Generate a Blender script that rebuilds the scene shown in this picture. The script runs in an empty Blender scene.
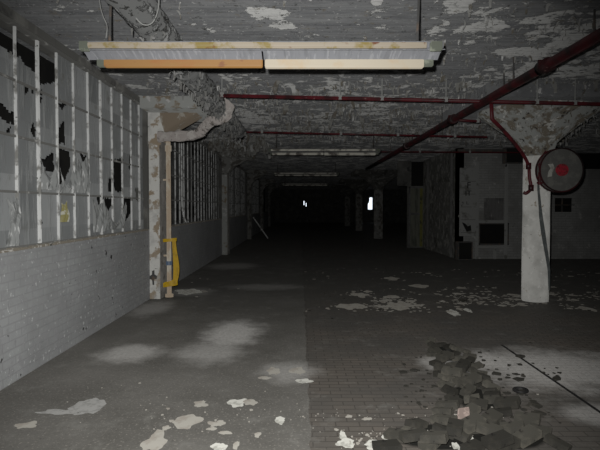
import bpy, math, random
from mathutils import Vector, Matrix, noise, Euler
random.seed(7)
C = bpy.context.scene.collection
F = 560.0; EYE = 1.55; PITCH = math.atan(18/F)
H = 3.3            # ceiling height
WX = -2.53         # face of the left dado wall
GX = -2.62         # plane of the left windows
PI = math.pi

def ray(x, y):
    cp, sp = math.cos(PITCH), math.sin(PITCH)
    u = (225-y)/F
    return Vector(((x-300)/F, cp+u*sp, -sp+u*cp))
def at_z(x, y, z=0):
    r = ray(x, y); t = (z-EYE)/r.z
    return Vector((0, 0, EYE))+r*t
def at_y(x, y, Y):
    r = ray(x, y); return Vector((0, 0, EYE))+r*(Y/r.y)
def at_x(x, y, X):
    r = ray(x, y); return Vector((0, 0, EYE))+r*(X/r.x)

# ------------------------------------------------------------------ materials
def nm(name):
    m = bpy.data.materials.new(name); m.use_nodes = True
    nt = m.node_tree; b = nt.nodes['Principled BSDF']; b.inputs['Diffuse Roughness'].default_value = .9
    return m, nt, b
def N(nt, t, **kw):
    n = nt.nodes.new(t)
    for k, v in kw.items():
        if k in n.inputs: n.inputs[k].default_value = v
        else: setattr(n, k, v)
    return n
def L(nt, a, b): nt.links.new(a, b)
def c3(c): return (c[0], c[1], c[2], 1)
def coords(nt, scale=(1, 1, 1)):
    tc = N(nt, 'ShaderNodeTexCoord'); mp = N(nt, 'ShaderNodeMapping')
    mp.inputs['Scale'].default_value = scale
    L(nt, tc.outputs['Object'], mp.inputs['Vector']); return mp.outputs['Vector']
def noise_mask(nt, vec, scale, lo, hi, detail=6, rough=.6, seed=0):
    n = N(nt, 'ShaderNodeTexNoise', noise_dimensions='4D'); n.inputs['Scale'].default_value = scale
    n.inputs['Detail'].default_value = detail; n.inputs['Roughness'].default_value = rough; n.inputs['W'].default_value = seed
    L(nt, vec, n.inputs['Vector'])
    m = N(nt, 'ShaderNodeMapRange'); m.inputs[1].default_value = lo; m.inputs[2].default_value = hi
    L(nt, n.outputs['Fac'], m.inputs[0]); return m.outputs[0], n.outputs['Fac']
def mix(nt, fac, a, b, mode='MIX'):
    m = N(nt, 'ShaderNodeMix', data_type='RGBA', blend_type=mode)
    for sock, v in ((m.inputs[0], fac), (m.inputs[6], a), (m.inputs[7], b)):
        if isinstance(v, (int, float)): sock.default_value = v
        elif isinstance(v, tuple): sock.default_value = c3(v)
        else: L(nt, v, sock)
    return m.outputs[2]
def math_(nt, op, a, b=None, c=None):
    m = N(nt, 'ShaderNodeMath', operation=op)
    for i, v in enumerate((a, b, c)):
        if v is None: continue
        if isinstance(v, (int, float)): m.inputs[i].default_value = v
        else: L(nt, v, m.inputs[i])
    return m.outputs[0]
def bump(nt, b, h, strength=.4, dist=.01):
    n = N(nt, 'ShaderNodeBump'); n.inputs['Strength'].default_value = strength; n.inputs['Distance'].default_value = dist
    L(nt, h, n.inputs['Height']); L(nt, n.outputs[0], b.inputs['Normal'])

def layered(name, base, layers, rough=.85, scale=(1, 1, 1), bmp=.3, dist=.01, metal=0, spec=.3):
    """base colour plus (colour, noise scale, lo, hi) patches on top of each other"""
    m, nt, b = nm(name); v = coords(nt, scale)
    col = base; hgt = None
    for i, (c, s, lo, hi) in enumerate(layers):
        f, raw = noise_mask(nt, v, s, lo, hi, seed=i*3.7+len(name))
        col = mix(nt, f, col, c)
        hgt = f if hgt is None else math_(nt, 'ADD', hgt, f)
    if isinstance(col, tuple): b.inputs['Base Color'].default_value = c3(col)
    else: L(nt, col, b.inputs['Base Color'])
    b.inputs['Roughness'].default_value = rough; b.inputs['Metallic'].default_value = metal
    b.inputs['Specular IOR Level'].default_value = spec
    if hgt is not None and bmp: bump(nt, b, hgt, bmp, dist)
    return m

M = {}
# painted brick
def brick_mat(name, c1, c2, mortar, patches, bw=.22, bh=.075, rot='Y', bmp=.5):
    m, nt, b = nm(name)
    tc = N(nt, 'ShaderNodeTexCoord'); sx = N(nt, 'ShaderNodeSeparateXYZ'); L(nt, tc.outputs['Object'], sx.inputs[0])
    cb = N(nt, 'ShaderNodeCombineXYZ')
    L(nt, sx.outputs['Y' if rot == 'Y' else 'X'], cb.inputs[0]); L(nt, sx.outputs['Z'], cb.inputs[1])
    br = N(nt, 'ShaderNodeTexBrick'); L(nt, cb.outputs[0], br.inputs['Vector'])
    br.inputs['Color1'].default_value = c3(c1); br.inputs['Color2'].default_value = c3(c2); br.inputs['Mortar'].default_value = c3(mortar)
    br.inputs['Scale'].default_value = 1; br.inputs['Brick Width'].default_value = bw; br.inputs['Row Height'].default_value = bh
    br.inputs['Mortar Size'].default_value = .007; br.inputs['Mortar Smooth'].default_value = .4
    col = br.outputs['Color']; h = math_(nt, 'MULTIPLY', br.outputs['Fac'], -1.0)
    for i, (c, s, lo, hi) in enumerate(patches):
        f, raw = noise_mask(nt, tc.outputs['Object'], s, lo, hi, seed=i*5.1+1)
        col = mix(nt, f, col, c); h = math_(nt, 'MULTIPLY_ADD', f, .5, h)
    L(nt, col, b.inputs['Base Color']); b.inputs['Roughness'].default_value = .75; b.inputs['Diffuse Roughness'].default_value = .15 if rot == 'Y' else .9
    bump(nt, b, h, bmp, .008); return m
M['brick_left'] = brick_mat('painted_brick_grey', (.39, .405, .41), (.37, .38, .39), (.33, .335, .345),
    [((.26, .265, .27), 1.2, .42, .75), ((.33, .335, .345), 8, .5, .6), ((.60, .62, .62), 24, .61, .64), ((.045, .045, .045), 9, .655, .675)], bmp=.3)
M['brick_right'] = brick_mat('painted_brick_white', (.27, .275, .27), (.24, .245, .24), (.17, .17, .17),
    [((.14, .14, .135), 1.2, .42, .7), ((.34, .34, .33), 5, .6, .66), ((.02, .02, .02), 4, .66, .69)], rot='X')

# ceiling: board marked concrete with peeling paint
m, nt, b = nm('peeling_concrete_ceiling'); M['ceiling'] = m
tc = N(nt, 'ShaderNodeTexCoord'); v = tc.outputs['Object']
br = N(nt, 'ShaderNodeTexBrick'); L(nt, v, br.inputs['Vector'])
for k, val in (('Scale', 1), ('Brick Width', 2.6), ('Row Height', .11), ('Mortar Size', .0035), ('Mortar Smooth', .2)): br.inputs[k].default_value = val
br.inputs['Color1'].default_value = c3((.14, .145, .152)); br.inputs['Color2'].default_value = c3((.118, .122, .13)); br.inputs['Mortar'].default_value = c3((.30, .30, .30))
mp = N(nt, 'ShaderNodeMapping'); mp.inputs['Scale'].default_value = (.7, 3.5, 1); L(nt, v, mp.inputs[0])
f0, _ = noise_mask(nt, mp.outputs[0], 2.2, .4, .7, 8, .7, 2)
col = mix(nt, f0, br.outputs['Color'], (.215, .22, .225))
# more peeling towards the columns and further down the hall
sx = N(nt, 'ShaderNodeSeparateXYZ'); L(nt, v, sx.inputs[0])
mr = N(nt, 'ShaderNodeMapRange'); mr.inputs[1].default_value = 6.2; mr.inputs[2].default_value = 8.6; L(nt, sx.outputs['Y'], mr.inputs[0])
mr2 = N(nt, 'ShaderNodeMapRange'); mr2.inputs[1].default_value = 1.2; mr2.inputs[2].default_value = 2.6; L(nt, sx.outputs['X'], mr2.inputs[0])
near = math_(nt, 'MULTIPLY', math_(nt, 'MAXIMUM', mr.outputs[0], mr2.outputs[0]), .10)
nz = N(nt, 'ShaderNodeTexNoise'); nz.inputs['Scale'].default_value = 3.2; nz.inputs['Detail'].default_value = 8; nz.inputs['Roughness'].default_value = .72
L(nt, v, nz.inputs['Vector'])
extra = None
for (px, py, rx, ry, st) in ((520, 52, .32, .16, .17), (536, 66, .16, .30, .19), (268, 14, .22, .22, .14), (283, 25, .14, .14, .14), (458, 4, .14, .30, .17), (377, 2, .05, .1, .15), (322, 37, .3, .10, .06), (560, 95, .7, .6, .08), (500, 30, .9, .5, .05), (372, 110, .25, .6, .09), (245, 118, .6, 1.0, .06)):
    p = at_z(px, py, H); mpe = N(nt, 'ShaderNodeMapping'); mpe.inputs['Location'].default_value = (-p.x/rx, -p.y/ry, 0); mpe.inputs['Scale'].default_value = (1/rx, 1/ry, 0); L(nt, v, mpe.inputs[0])
    le = N(nt, 'ShaderNodeVectorMath', operation='LENGTH'); L(nt, mpe.outputs[0], le.inputs[0])
    re = N(nt, 'ShaderNodeMapRange', interpolation_type='SMOOTHSTEP'); re.inputs[1].default_value = 1.4; re.inputs[2].default_value = .5; re.inputs[3].default_value = 0; re.inputs[4].default_value = st; L(nt, le.outputs['Value'], re.inputs[0])
    extra = re.outputs[0] if extra is None else math_(nt, 'MAXIMUM', extra, re.outputs[0])
tot = math_(nt, 'ADD', math_(nt, 'ADD', nz.outputs['Fac'], near), extra)
mrw = N(nt, 'ShaderNodeMapRange'); mrw.inputs[1].default_value = .605; mrw.inputs[2].default_value = .625; L(nt, tot, mrw.inputs[0])
col = mix(nt, mrw.outputs[0], col, (.47, .475, .47))
f2, _ = noise_mask(nt, v, 6, .58, .62, 8, .8, 9)
col = mix(nt, f2, col, (.15, .135, .11))
f3, _ = noise_mask(nt, v, 10, .555, .60, 8, .85, 15)
col = mix(nt, f3, col, (.04, .04, .038))
mpS = N(nt, 'ShaderNodeMapping'); mpS.inputs['Scale'].default_value = (1.0, 9, 1); L(nt, v, mpS.inputs[0])
f4, _ = noise_mask(nt, mpS.outputs[0], 3, .52, .60, 8, .75, 31)
col = mix(nt, math_(nt, 'MULTIPLY', f4, .55), col, (.085, .087, .09))
f5, _ = noise_mask(nt, v, 17, .60, .63, 6, .75, 41)
col = mix(nt, f5, col, (.40, .405, .40))
L(nt, col, b.inputs['Base Color']); b.inputs['Roughness'].default_value = .85
h = math_(nt, 'ADD', math_(nt, 'MULTIPLY', br.outputs['Fac'], .5), mrw.outputs[0]); bump(nt, b, h, .6, .01)

M['capital'] = layered('peeling_plaster_capital', (.30, .31, .30), [((.17, .15, .12), 5, .48, .54), ((.46, .46, .44), 8, .56, .6), ((.06, .055, .05), 11, .60, .63)], bmp=.6)
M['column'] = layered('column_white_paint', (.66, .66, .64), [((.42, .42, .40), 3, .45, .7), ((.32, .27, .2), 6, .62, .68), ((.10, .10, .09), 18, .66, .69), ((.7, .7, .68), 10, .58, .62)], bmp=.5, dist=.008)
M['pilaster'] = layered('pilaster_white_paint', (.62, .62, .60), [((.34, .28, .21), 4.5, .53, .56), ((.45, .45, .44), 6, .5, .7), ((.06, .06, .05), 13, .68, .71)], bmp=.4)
M['haunch'] = layered('haunch_stained_plaster', (.26, .215, .165), [((.40, .38, .34), 4, .56, .6), ((.15, .13, .10), 5, .6, .66)], bmp=.4)
M['haunch_paint'] = layered('haunch_grey_paint', (.36, .37, .36), [((.24, .2, .15), 6, .55, .6), ((.5, .5, .5), 9, .6, .64)], bmp=.4)
M['mullion'] = layered('flaking_white_bar', (.56, .57, .57), [((.22, .22, .21), 9, .5, .6), ((.08, .08, .07), 16, .64, .67)], bmp=.3)
M['bar_dark'] = layered('dark_glazing_bar', (.12, .12, .115), [((.3, .3, .29), 7, .55, .65)])
M['sill'] = layered('dirty_sill', (.16, .145, .12), [((.35, .34, .32), 18, .55, .6), ((.05, .05, .04), 10, .6, .65)])
M['void'] = layered('blackened_board', (.008, .008, .008), [((.012, .012, .011), 3, .4, .6)], bmp=0)  # near-black; also stands in for unlit space behind openings
M['dark_wall'] = layered('sooty_wall', (.10, .10, .095), [((.16, .16, .15), 2, .5, .6), ((.05, .05, .05), 4, .55, .65)])
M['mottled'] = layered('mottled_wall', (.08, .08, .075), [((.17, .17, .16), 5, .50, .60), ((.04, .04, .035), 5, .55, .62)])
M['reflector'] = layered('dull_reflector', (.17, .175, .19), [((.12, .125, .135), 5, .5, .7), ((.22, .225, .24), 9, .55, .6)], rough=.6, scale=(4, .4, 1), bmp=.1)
M['rail'] = layered('cream_rusty_rail', (.28, .245, .195), [((.20, .155, .055), 6, .5, .58), ((.13, .05, .025), 7, .58, .64)], rough=.6, bmp=.15)
M['orange'] = layered('stained_orange_cover', (.27, .145, .05), [((.28, .12, .04), 4, .5, .65), ((.20, .09, .04), 9, .62, .67)], rough=.55, scale=(.6, 2, 2), bmp=.05)
M['tube'] = layered('cream_tube', (.40, .36, .29), [((.40, .32, .22), 5, .52, .65)], rough=.5, bmp=.05)
M['tube_dim'] = layered('grimy_tube', (.52, .51, .46), [((.12, .11, .1), 5, .5, .6)])  # blotched tube colour of the lights further off
M['reflector_dim'] = layered('grimy_reflector', (.10, .10, .10), [((.06, .06, .06), 4, .5, .6)])  # darker reflector copy for far lights, distance falloff put into the colour
M['side_shade'] = layered('bare_concrete_side', (.16, .155, .145), [((.22, .21, .2), 5, .5, .6), ((.10, .09, .08), 7, .58, .64)])  # pilaster side face, its grazing shade darkened into the colour
M['pilaster_dim'] = layered('grimy_flaked_pilaster', (.22, .22, .21), [((.10, .095, .085), 5, .5, .56), ((.34, .34, .33), 9, .6, .63)], bmp=.4)  # flaking paint of far pilasters and columns, light falloff darkened into the colour
M['film_dark'] = layered('sooty_window_film', (.035, .035, .035), [((.10, .105, .10), 3, .5, .62)], rough=.5, scale=(1, 4, 1), bmp=.3)  # near-black film for the windows beyond the first
M['socket'] = layered('pale_green_socket', (.10, .11, .09), [((.25, .27, .22), 9, .5, .6)])
M['metal_dark'] = layered('dark_steel', (.06, .06, .06), [((.12, .09, .07), 8, .5, .6)], rough=.6)
M['cable'] = layered('pale_cable', (.25, .255, .25), [((.2, .2, .2), 9, .6, .65)])
M['red'] = layered('dark_red_pipe', (.085, .011, .015), [((.028, .010, .011), 4, .45, .6), ((.2, .12, .11), 16, .66, .7)], rough=.5, bmp=.2)
M['red_dark'] = layered('grimy_red_pipe', (.045, .009, .011), [((.014, .009, .009), 3, .42, .58), ((.16, .09, .08), 16, .68, .71)], rough=.42, bmp=.2)
M['red_bright'] = layered('red_hub_paint', (.30, .02, .035), [((.12, .02, .02), 14, .5, .6)], rough=.45)
M['reel'] = layered('reel_disc_grey', (.105, .105, .10), [((.14, .14, .13), 8, .5, .6)], rough=.5, bmp=.1)
M['hose'] = layered('flat_grey_hose', (.085, .095, .095), [((.13, .14, .14), 12, .5, .6)], rough=.8)
M['tan'] = layered('tan_pipe_paint', (.52, .43, .33), [((.62, .58, .5), 5, .5, .58), ((.25, .18, .13), 9, .62, .66)], scale=(1, 1, .5), bmp=.2)
M['yellow'] = layered('yellow_webbing', (.56, .37, .015), [((.40, .26, .02), 12, .5, .65)], rough=.5, bmp=.1)
M['lagging'] = layered('ragged_pipe_lagging', (.12, .123, .123), [((.20, .205, .205), 6, .52, .58), ((.06, .06, .057), 8, .58, .62)], scale=(2, 1, 2), bmp=1, dist=.02)
M['rag_pale'] = layered('pale_hanging_paint', (.20, .20, .19), [((.11, .10, .085), 4, .5, .56), ((.38, .385, .38), 3, .55, .6)], bmp=0)
M['lag_rag'] = layered('grey_lagging_rag', (.15, .15, .145), [((.22, .22, .22), 9, .5, .6)], bmp=0)
M['lagging_pale'] = layered('pale_pipe_lagging', (.38, .35, .335), [((.46, .44, .42), 8, .5, .6), ((.17, .15, .13), 9, .58, .63)], bmp=.8, dist=.02)
M['flake'] = layered('paint_flake_pale', (.23, .222, .20), [((.19, .175, .155), 10, .48, .6)], bmp=.2)
M['flake_white'] = layered('plaster_white', (.35, .35, .325), [((.23, .23, .21), 14, .5, .6)], bmp=.3)
M['flake_grey'] = layered('paint_flake_grey', (.20, .20, .195), [((.15, .15, .145), 14, .5, .6)], bmp=.2)
M['ceil_flake'] = layered('hanging_paint', (.26, .262, .256), [((.13, .12, .10), 6, .5, .56), ((.48, .485, .48), 5, .58, .63)], bmp=0)
M['block'] = layered('floor_block_grimy_wood', (.048, .046, .039), [((.075, .070, .058), 7, .5, .6), ((.02, .018, .016), 14, .6, .65)], bmp=.4)
_nt = M['block'].node_tree; _b = _nt.nodes['Principled BSDF']; _src = _b.inputs['Base Color'].links[0].from_socket
_oi = N(_nt, 'ShaderNodeObjectInfo'); _mr = N(_nt, 'ShaderNodeMapRange'); _mr.inputs[3].default_value = .25; _mr.inputs[4].default_value = 1.1; L(_nt, _oi.outputs['Random'], _mr.inputs[0])
_vm = N(_nt, 'ShaderNodeVectorMath', operation='SCALE'); L(_nt, _src, _vm.inputs[0]); L(_nt, _mr.outputs[0], _vm.inputs['Scale']); L(_nt, _vm.outputs[0], _b.inputs['Base Color'])
M['block_pale'] = layered('floor_block_pale_side', (.19, .15, .135), [((.36, .29, .26), 18, .5, .6)], bmp=.2)
M['rubber'] = layered('black_rubber', (.010, .010, .010), [((.02, .02, .02), 9, .5, .6)], rough=.6)
M['door_pale'] = layered('pale_door_paint', (.27, .275, .27), [((.14, .14, .13), 3, .54, .62), ((.03, .03, .03), 5, .64, .66)])
M['door_green'] = layered('yellow_green_door', (.15, .155, .125), [((.08, .085, .07), 3, .48, .6)], scale=(3, 1, .4))
M['stripe'] = layered('olive_stripe', (.17, .165, .05), [((.07, .07, .04), 6, .5, .6)])
M['grey_panel'] = layered('dull_grey_panel', (.14, .14, .14), [((.09, .09, .09), 3, .5, .6)])
M['black_paint'] = layered('black_lettering', (.01, .01, .01), [], bmp=0)

# floor: concrete on the left, end-grain wood blocks on the right, pale dust where it lies
m, nt, b = nm('factory_floor'); M['floor'] = m
tc = N(nt, 'ShaderNodeTexCoord'); v = tc.outputs['Object']
fa, _ = noise_mask(nt, v, 1.3, .35, .7, 8, .65, 1)
conc = mix(nt, fa, (.062, .060, .055), (.095, .092, .086))
fs, _ = noise_mask(nt, v, 45, .56, .70, 3, .7, 5)
conc = mix(nt, fs, conc, (.17, .16, .145))
fd, _ = noise_mask(nt, v, 28, .58, .70, 4, .7, 6)
conc = mix(nt, fd, conc, (.045, .043, .04))
br = N(nt, 'ShaderNodeTexBrick'); L(nt, v, br.inputs['Vector'])
for k, val in (('Scale', 1), ('Brick Width', .17), ('Row Height', .085), ('Mortar Size', .005), ('Mortar Smooth', .3)): br.inputs[k].default_value = val
br.inputs['Color1'].default_value = c3((.074, .066, .058)); br.inputs['Color2'].default_value = c3((.062, .057, .051)); br.inputs['Mortar'].default_value = c3((.042, .038, .034))
fb, _ = noise_mask(nt, v, 1.1, .4, .65, 6, .6, 8)
wood = mix(nt, fb, br.outputs['Color'], (.050, .048, .045))
sx = N(nt, 'ShaderNodeSeparateXYZ'); L(nt, v, sx.inputs[0])
wob = N(nt, 'ShaderNodeTexNoise'); wob.inputs['Scale'].default_value = 3; wob.inputs['Detail'].default_value = 6; L(nt, v, wob.inputs['Vector'])
side = math_(nt, 'GREATER_THAN', math_(nt, 'MULTIPLY_ADD', wob.outputs['Fac'], .10, sx.outputs['X']), .12)
col = mix(nt, side, conc, wood)
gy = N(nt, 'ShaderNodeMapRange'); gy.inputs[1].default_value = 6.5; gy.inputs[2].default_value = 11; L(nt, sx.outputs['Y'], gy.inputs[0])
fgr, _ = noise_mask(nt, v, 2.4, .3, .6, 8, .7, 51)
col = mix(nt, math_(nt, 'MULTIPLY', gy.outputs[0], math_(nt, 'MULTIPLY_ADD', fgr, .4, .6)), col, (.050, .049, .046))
fgw, _ = noise_mask(nt, v, 3.5, .54, .66, 8, .75, 61)
col = mix(nt, math_(nt, 'MULTIPLY', fgw, .45), col, (.13, .128, .12))
# near-black patches under the loose blocks, painted in as shade of their gaps
for (bx, by, brx, bry) in ((450, 354, .13, .36), (458, 372, .17, .32), (476, 398, .20, .30), (450, 436, .42, .22), (500, 436, .30, .22)):
    bp = at_z(bx, by); mpb = N(nt, 'ShaderNodeMapping'); mpb.inputs['Location'].default_value = (-bp.x/brx, -bp.y/bry, 0); mpb.inputs['Scale'].default_value = (1/brx, 1/bry, 0); L(nt, v, mpb.inputs[0])
    lb = N(nt, 'ShaderNodeVectorMath', operation='LENGTH'); L(nt, mpb.outputs[0], lb.inputs[0])
    rb_ = N(nt, 'ShaderNodeMapRange'); rb_.inputs[1].default_value = 1.35; rb_.inputs[2].default_value = 1.2; L(nt, math_(nt, 'MULTIPLY_ADD', wob.outputs['Fac'], .6, lb.outputs['Value']), rb_.inputs[0])
    col = mix(nt, rb_.outputs[0], col, (.009, .009, .008))
# dust: (px x, px y, half width m, half depth m, strength)
dust = [(232, 333, .42, .9, .80), (210, 352, .45, .55, .50), (130, 353, .40, .45, .62), (265, 287, .9, .5, .22), (190, 292, .5, .6, .25),
        (290, 371, .35, .4, .40), (152, 308, .35, .8, .40), (232, 266, .8, 1.0, .30), (556, 368, 1.05, .85, .72), (497, 362, .42, .50, .72), (436, 363, .22, .32, .50), (610, 415, .4, .3, .5)]
tn = N(nt, 'ShaderNodeTexNoise'); tn.inputs['Scale'].default_value = 4; tn.inputs['Detail'].default_value = 9; tn.inputs['Roughness'].default_value = .7; L(nt, v, tn.inputs['Vector'])
acc = None
for (px, py, rx, ry, s) in dust:
    p = at_z(px, py)
    mp = N(nt, 'ShaderNodeMapping', vector_type='POINT'); mp.inputs['Location'].default_value = (-p.x/rx, -p.y/ry, 0); mp.inputs['Scale'].default_value = (1/rx, 1/ry, 0)
    L(nt, v, mp.inputs[0])
    ln = N(nt, 'ShaderNodeVectorMath', operation='LENGTH'); L(nt, mp.outputs[0], ln.inputs[0])
    d = math_(nt, 'MULTIPLY_ADD', tn.outputs['Fac'], 1.2, ln.outputs['Value'])
    r = N(nt, 'ShaderNodeMapRange', interpolation_type='SMOOTHSTEP'); r.inputs[1].default_value = 1.75; r.inputs[2].default_value = .9; r.inputs[3].default_value = 0; r.inputs[4].default_value = s
    L(nt, d, r.inputs[0])
    acc = r.outputs[0] if acc is None else math_(nt, 'MAXIMUM', acc, r.outputs[0])
fdu, _ = noise_mask(nt, v, 30, .35, .7, 4, .7, 21)
col = mix(nt, math_(nt, 'MULTIPLY', acc, math_(nt, 'MULTIPLY_ADD', fdu, .5, .65)), col, (.36, .355, .345))
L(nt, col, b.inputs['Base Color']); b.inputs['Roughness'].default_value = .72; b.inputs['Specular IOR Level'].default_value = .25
hh = math_(nt, 'MULTIPLY_ADD', math_(nt, 'MULTIPLY', br.outputs['Fac'], side), -1.0, math_(nt, 'MULTIPLY', tn.outputs['Fac'], 1.2)); bump(nt, b, hh, .5, .012)

# window film: old painted plastic sheet, each pane its own tone
m, nt, b = nm('dirty_window_film'); M['film'] = m
tc = N(nt, 'ShaderNodeTexCoord'); v = tc.outputs['Object']
sn = N(nt, 'ShaderNodeVectorMath', operation='SNAP'); sn.inputs[1].default_value = (10, .438, .51)
of = N(nt, 'ShaderNodeVectorMath', operation='SUBTRACT'); of.inputs[1].default_value = (-5, 5.17-.438*8, 1.18); L(nt, v, of.inputs[0]); L(nt, of.outputs[0], sn.inputs[0])
wn = N(nt, 'ShaderNodeTexWhiteNoise'); L(nt, sn.outputs[0], wn.inputs[0])
tone = mix(nt, wn.outputs['Value'], (.13, .137, .14), (.235, .245, .25))
mp = N(nt, 'ShaderNodeMapping'); mp.inputs['Scale'].default_value = (1, 6, 1.2); L(nt, v, mp.inputs[0])
ff, _ = noise_mask(nt, mp.outputs[0], 2.2, .5, .75, 7, .6, 3)
tone = mix(nt, ff, tone, (.28, .29, .29))
fg, _ = noise_mask(nt, v, 2.0, .60, .68, 5, .6, 12)
tone = mix(nt, fg, tone, (.13, .13, .12))
L(nt, tone, b.inputs['Base Color']); b.inputs['Roughness'].default_value = .45; bump(nt, b, ff, .5, .02)
M['film_white'] = layered('white_torn_film', (.25, .26, .26), [((.13, .135, .135), 5, .5, .6), ((.50, .51, .51), 7, .55, .62)], rough=.4, scale=(1, 4, 1), bmp=.5)
M['film_yellow'] = layered('yellow_stained_film', (.24, .22, .09), [((.42, .42, .36), 12, .5, .56)], rough=.5)

# ------------------------------------------------------------------ mesh helpers
class MB:
    def __init__(s): s.v = []; s.f = []
    def add(s, vs, fs):
        o = len(s.v); s.v += [Vector(p) for p in vs]; s.f += [tuple(i+o for i in f) for f in fs]; return s
    def box(s, x0, x1, y0, y1, z0, z1, mat=None):
        vs = [Vector((x, y, z)) for x in (x0, x1) for y in (y0, y1) for z in (z0, z1)]
        if mat: vs = [mat @ p for p in vs]
        return s.add(vs, [(0, 1, 3, 2), (4, 6, 7, 5), (0, 4, 5, 1), (2, 3, 7, 6), (0, 2, 6, 4), (1, 5, 7, 3)])
    def tube(s, pts, r, n=14, wob=0, seed=0, cap=True):
        pts = [Vector(p) for p in pts]; rings = []
        for i, p in enumerate(pts):
            d = (pts[min(i+1, len(pts)-1)]-pts[max(i-1, 0)]).normalized()
            a = Vector((0, 0, 1)) if abs(d.z) < .9 else Vector((1, 0, 0))
            u = d.cross(a).normalized(); w = u.cross(d)
            ri = r[i] if isinstance(r, (list, tuple)) else r
            ring = []
            for k in range(n):
                an = 2*PI*k/n; q = u*math.cos(an)+w*math.sin(an)
                rr = ri*(1+wob*noise.noise(p*4+q*1.5+Vector((seed, 0, 0)))*2) if wob else ri
                ring.append(p+q*rr)
            rings.append(ring)
        vs = [p for g in rings for p in g]; fs = []
        for i in range(len(pts)-1):
            for k in range(n):
                k2 = (k+1) % n; fs.append((i*n+k, i*n+k2, (i+1)*n+k2, (i+1)*n+k))
        if cap: fs += [tuple(range(n))[::-1], tuple(range((len(pts)-1)*n, len(pts)*n))]
        return s.add(vs, fs)
    def lathe(s, prof, cx, cy, n=40, wob=0):
        vs = []; fs = []
        for (r, z) in prof:
            for k in range(n):
                a = 2*PI*k/n; q = Vector((math.cos(a), math.sin(a), 0))
                rr = r*(1+wob*noise.noise(Vector((q.x*2, q.y*2, z*3+cx))))
                vs.append(Vector((cx, cy, z))+q*rr)
        for i in range(len(prof)-1):
            for k in range(n):
                k2 = (k+1) % n; fs.append((i*n+k, i*n+k2, (i+1)*n+k2, (i+1)*n+k))
        fs += [tuple(range(n))[::-1], tuple(range((len(prof)-1)*n, len(prof)*n))]
        return s.add(vs, fs)
    def prism(s, poly, d):
        """poly: 3-D polygon, d: extrusion vector"""
        n = len(poly); poly = [Vector(p) for p in poly]; d = Vector(d)
        fs = [tuple(range(n))[::-1], tuple(range(n, 2*n))]+[(i, (i+1) % n, (i+1) % n+n, i+n) for i in range(n)]
        return s.add(poly+[p+d for p in poly], fs)
    def build(s, name, mat, parent=None, loc=(0, 0, 0), smooth=False, bevel=0):
        me = bpy.data.meshes.new(name); lc = Vector(loc)
        me.from_pydata([tuple(p-lc) for p in s.v], [], s.f); me.materials.append(M[mat]); me.update()
        import bmesh
        bm = bmesh.new(); bm.from_mesh(me); bmesh.ops.recalc_face_normals(bm, faces=bm.faces)
        bm.to_mesh(me); bm.free()
        if smooth:
            for p in me.polygons: p.use_smooth = len(p.vertices) == 4
        o = bpy.data.objects.new(name, me); C.objects.link(o)
        if parent: o.parent = parent; o.location = lc-Vector(parent.location)
        else: o.location = lc
        if bevel:
            b = o.modifiers.new('bevel', 'BEVEL'); b.width = bevel; b.segments = 2; b.limit_method = 'ANGLE'
        return o
def tag(o, label=None, cat=None, group=None, kind=None):
    if label: o['label'] = label
    if cat: o['category'] = cat
    if group: o['group'] = group
    if kind: o['kind'] = kind
    return o
def empty(name, loc, label=None, cat=None, group=None, kind=None):
    o = bpy.data.objects.new(name, None); C.objects.link(o); o.location = loc; o.empty_display_size = .1
    return tag(o, label, cat, group, kind)
def struct(name, mb, mat, **k):
    return tag(mb.build(name, mat, **k), kind='structure')
def inpoly(x, y, P):
    c = False; j = len(P)-1
    for i in range(len(P)):
        if (P[i][1] > y) != (P[j][1] > y) and x < (P[j][0]-P[i][0])*(y-P[i][1])/(P[j][1]-P[i][1])+P[i][0]: c = not c
        j = i
    return c

# ------------------------------------------------------------------ room shell
XR = 11.0; YE = 56.0; YB = -3.0; BW = 16.7
flo = MB(); flo.box(-3.1, XR+.2, YB-.2, YE+.2, -.25, 0); struct('floor', flo, 'floor')
ce = MB(); ce.box(-3.1, XR+.2, YB-.2, YE+.2, H, H+.25); struct('ceiling', ce, 'ceiling')
PIL = [9.65, 18.4, 27.2, 36.0, 44.8]      # pilaster centres along the left wall
w = MB(); w.box(-2.78, WX, YB, YE, 0, 1.165); wl = struct('wall_left', w, 'brick_left')
w = MB(); w.box(-2.78, WX-.02, YB, YE, 3.22, H)
for pc in PIL: w.box(-2.78, WX-.03, pc-.3, pc+.3, 1.165, 3.22)
w.box(-2.78, WX-.03, YB, 2.2, 1.165, 3.22); w.build('upper_wall', 'dark_wall', wl)
gA = at_x(231.2, 201.5, -3.0); gB = at_x(233.4, 205, -3.0)
w = MB(); w.box(-3.1, -3.0, YB, gA.y, 0, H); w.box(-3.1, -3.0, gB.y, YE, 0, H); w.box(-3.1, -3.0, gA.y, gB.y, 0, gB.z); w.box(-3.1, -3.0, gA.y, gB.y, gA.z, H); struct('wall_outer', w, 'void')
w = MB(); w.box(-3.1, XR, YB-.2, YB, 0, H); struct('wall_back', w, 'dark_wall')
w = MB(); w.box(XR, XR+.2, YB, YE, 0, H); struct('wall_right', w, 'dark_wall')

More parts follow.
